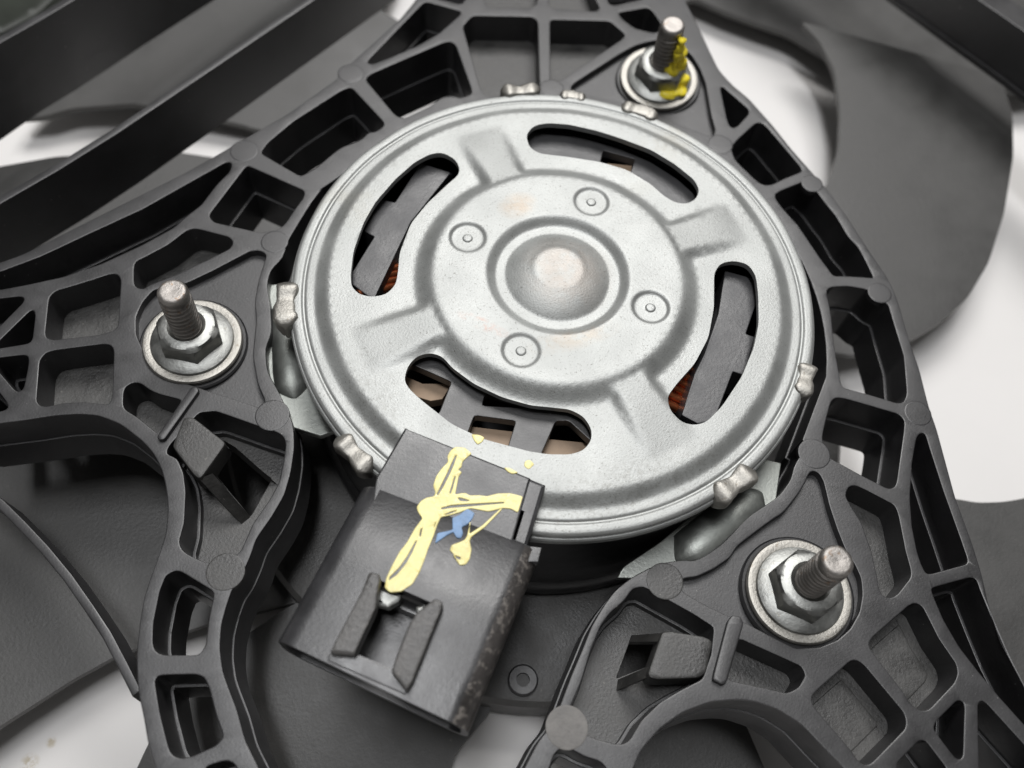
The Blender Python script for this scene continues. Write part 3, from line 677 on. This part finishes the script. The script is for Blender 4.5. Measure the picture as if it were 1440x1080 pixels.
for pp, zz in (([(735, 65), (800, 70), (850, 92), (830, 130), (790, 155), (760, 120)], 2), ([(1190, 290), (1230, 280), (1270, 320), (1220, 365), (1180, 335)], 2), ([(1010, 345), (1060, 350), (1135, 390), (1080, 402), (1040, 380)], CZ)):
    paint('yellow_paint_speck', [Q(pp)], zz, YELP, mo if zz < 4 else body)

# ------------------------------------------------------------------ studs with nuts
def stud(label, wc, tip, ang, group, H_=21.5, paintit=False):
    z0 = HB-.6
    b = at(*wc, z0); t = at(*tip, z0+H_)
    ax = (t-b); ax = Vector((ax.x*.55, ax.y*.55, ax.z)).normalized()     # keep the slight lean
    th_ = thing('mounting_stud', label, 'stud and nut', (b.x, b.y, HB-2.2), group)
    M = Matrix.Translation(b) @ ax.to_track_quat('Z', 'Y').to_matrix().to_4x4() @ Matrix.Rotation(math.radians(ang), 4, 'Z')
    q = MB(); q.lathe([(5, -1.8), (11.9, -1.8), (12.2, -1.4), (12.2, -.5), (11.8, -.2), (5, -.2)], 64, M=M); q.build('grommet_ring', CANM, th_)
    q = MB(); q.lathe([(4.2, -.2), (10.9, -.2), (11.2, .1), (11.2, .8), (10.9, 1.15), (10.2, 1.3), (9.2, 1.05), (4.2, 1.0)], 72, M=M); q.build('washer', STL, th_)
    q = MB()
    q.lathe([(9.0, 1.0), (9.3, 1.3), (9.1, 1.7), (8.2, 2.2), (6.3, 2.7)], 64, M=M)
    hx = []
    n = 72
    def hexr(a, af): return af/math.cos((a % (math.pi/3))-math.pi/6)
    prof = [(2.2, 1., 99), (5.7, 1., 99), (6.6, 1., 6.9), (7.3, 1., 6.1), (7.6, 1, 5.3), (7.7, 1., 4.2), (7.0, 1, 3.2)]
    vs = []; fs = []
    for z, _, lim in prof:
        for i in range(n):
            a = 2*math.pi*i/n; rr = min(hexr(a, 6.4), lim) if lim != 99 else hexr(a, 6.4)
            vs.append(tuple(M @ Vector((rr*math.cos(a), rr*math.sin(a), z))))
    for k in range(len(prof)-1):
        for i in range(n):
            j = (i+1) % n; fs.append([k*n+i, k*n+j, (k+1)*n+j, (k+1)*n+i])
    q.add(vs, fs); q.build('flange_nut', ZN2, th_, angle=28)
    q = MB(); vs = []; fs = []; n = 40; pitch = 1.45; zs = [1+.145*i for i in range(int((H_-3.4)/.145))]
    for z in zs:
        for i in range(n):
            a = i/n; u = (z/pitch - a) % 1; tri = 1-abs(2*u-1)
            rr = 2.55+.85*min(1, tri*1.35); vs.append((rr*math.cos(2*math.pi*a), rr*math.sin(2*math.pi*a), z))
    for r_, z in ((3.15, H_-2.0), (3.25, H_-1.8), (3.2, H_-.7), (2.8, H_-.1), (2.2, H_), (.9, H_-.15), (.05, H_-.2)):
        for i in range(n): a = i/n; vs.append((r_*math.cos(2*math.pi*a), r_*math.sin(2*math.pi*a), z))
    m_ = len(vs)//n
    for k in range(m_-1):
        for i in range(n):
            j = (i+1) % n; fs.append([k*n+i, k*n+j, (k+1)*n+j, (k+1)*n+i])
    q.add([tuple(M @ Vector(p)) for p in vs], fs); st = q.build('threaded_stud', STUDM, th_, angle=50)
    return th_, M
stud('bare threaded stud with flange nut and washer at the left of the motor', (272, 482), (247, 408), 12, 'studs bolting the motor to the bracket')
stud('bright bare threaded stud with flange nut near the bottom right of the motor', (1122, 832), (1180, 785), 8, 'studs bolting the motor to the bracket')
tt, M = stud('threaded stud with flange nut daubed in yellow paint, above the motor', (926, 112), (945, 40), 20, 'studs bolting the motor to the bracket')
# yellow paint run down stud, nut and washer of the top fastener
Mi = M.inverted()
q = MB(); rnd = random.Random(3)
def blob(c, r, sq=(1, 1, 1)):
    vs = []; fs = []; n, k_ = 14, 9; ph = rnd.random()*6
    for k in range(k_+1):
        t = math.pi*k/k_
        for i in range(n):
            a = 2*math.pi*i/n; rr = r*(1+.13*math.sin(3*a+ph)+.08*math.sin(5*t+ph))
            vs.append((c[0]+rr*sq[0]*math.sin(t)*math.cos(a), c[1]+rr*sq[1]*math.sin(t)*math.sin(a), c[2]+rr*sq[2]*math.cos(t)))
    for k in range(k_):
        for i in range(n):
            j = (i+1) % n; fs.append([k*n+i, k*n+j, (k+1)*n+j, (k+1)*n+i])
    q.add(vs, fs)
for x, y, z, r, sq in ((959, 58, 6.0, 1.1, (1, 1, 1)), (956, 68, 3.5, 1.2, (1, 1, 1.4)), (953, 78, 1.0, 1.3, (1, 1, 1.6)), (948, 86, -3.6, 2.2, (1, 1, .7)), (955, 88, -4.3, 2.2, (1, 1, .9)), (945, 98, -5.5, 2.3, (1, 1, 1.2)), (951, 98, -7.0, 2.2, (1, 1, 1.3)), (942, 112, -9.8, 2.3, (1, 1, .8)), (950, 118, -10.6, 2.4, (1, 1, .5)), (938, 124, -11.0, 2.3, (1, 1, .4)), (956, 126, -11.0, 2.2, (1, 1, .4)), (946, 130, -11.2, 2.2, (1, 1, .5)), (948, 105, -8.2, 2.6, (1, 1, 1.2)), (957, 112, -9.6, 2.4, (1, 1, .8)), (943, 118, -10.4, 2.4, (1, 1, .5)), (958, 76, -1.0, 1.6, (1, 1, 1.4)), (951, 92, -5.6, 2.4, (1, 1, 1)), (936, 132, -11.2, 1.9, (1, 1, .5)), (944, 137, -11.6, 1.0, (1, 1, .8))):
    v = at(x, y, z); blob(v, r, sq)
q.build('yellow_paint', YEL, tt, angle=80)

# ------------------------------------------------------------------ blurred bits on the bench beyond the shroud
v = at(10, 5, -40); q = MB()
q.prism(plane(fil([(-80, 70), (0, 46), (50, 20), (95, -20), (60, -90), (-80, -90)], 8, 3), -60), -78, -60, bev=3)
g = thing('dark_bench_item', 'dark green blurred box-like shape at the top left corner beyond the shroud', 'box', (v.x, v.y, -78)); q.build('item_body', DARKG, g)  # unidentified dark shape in the corner, stood in for by a plain block
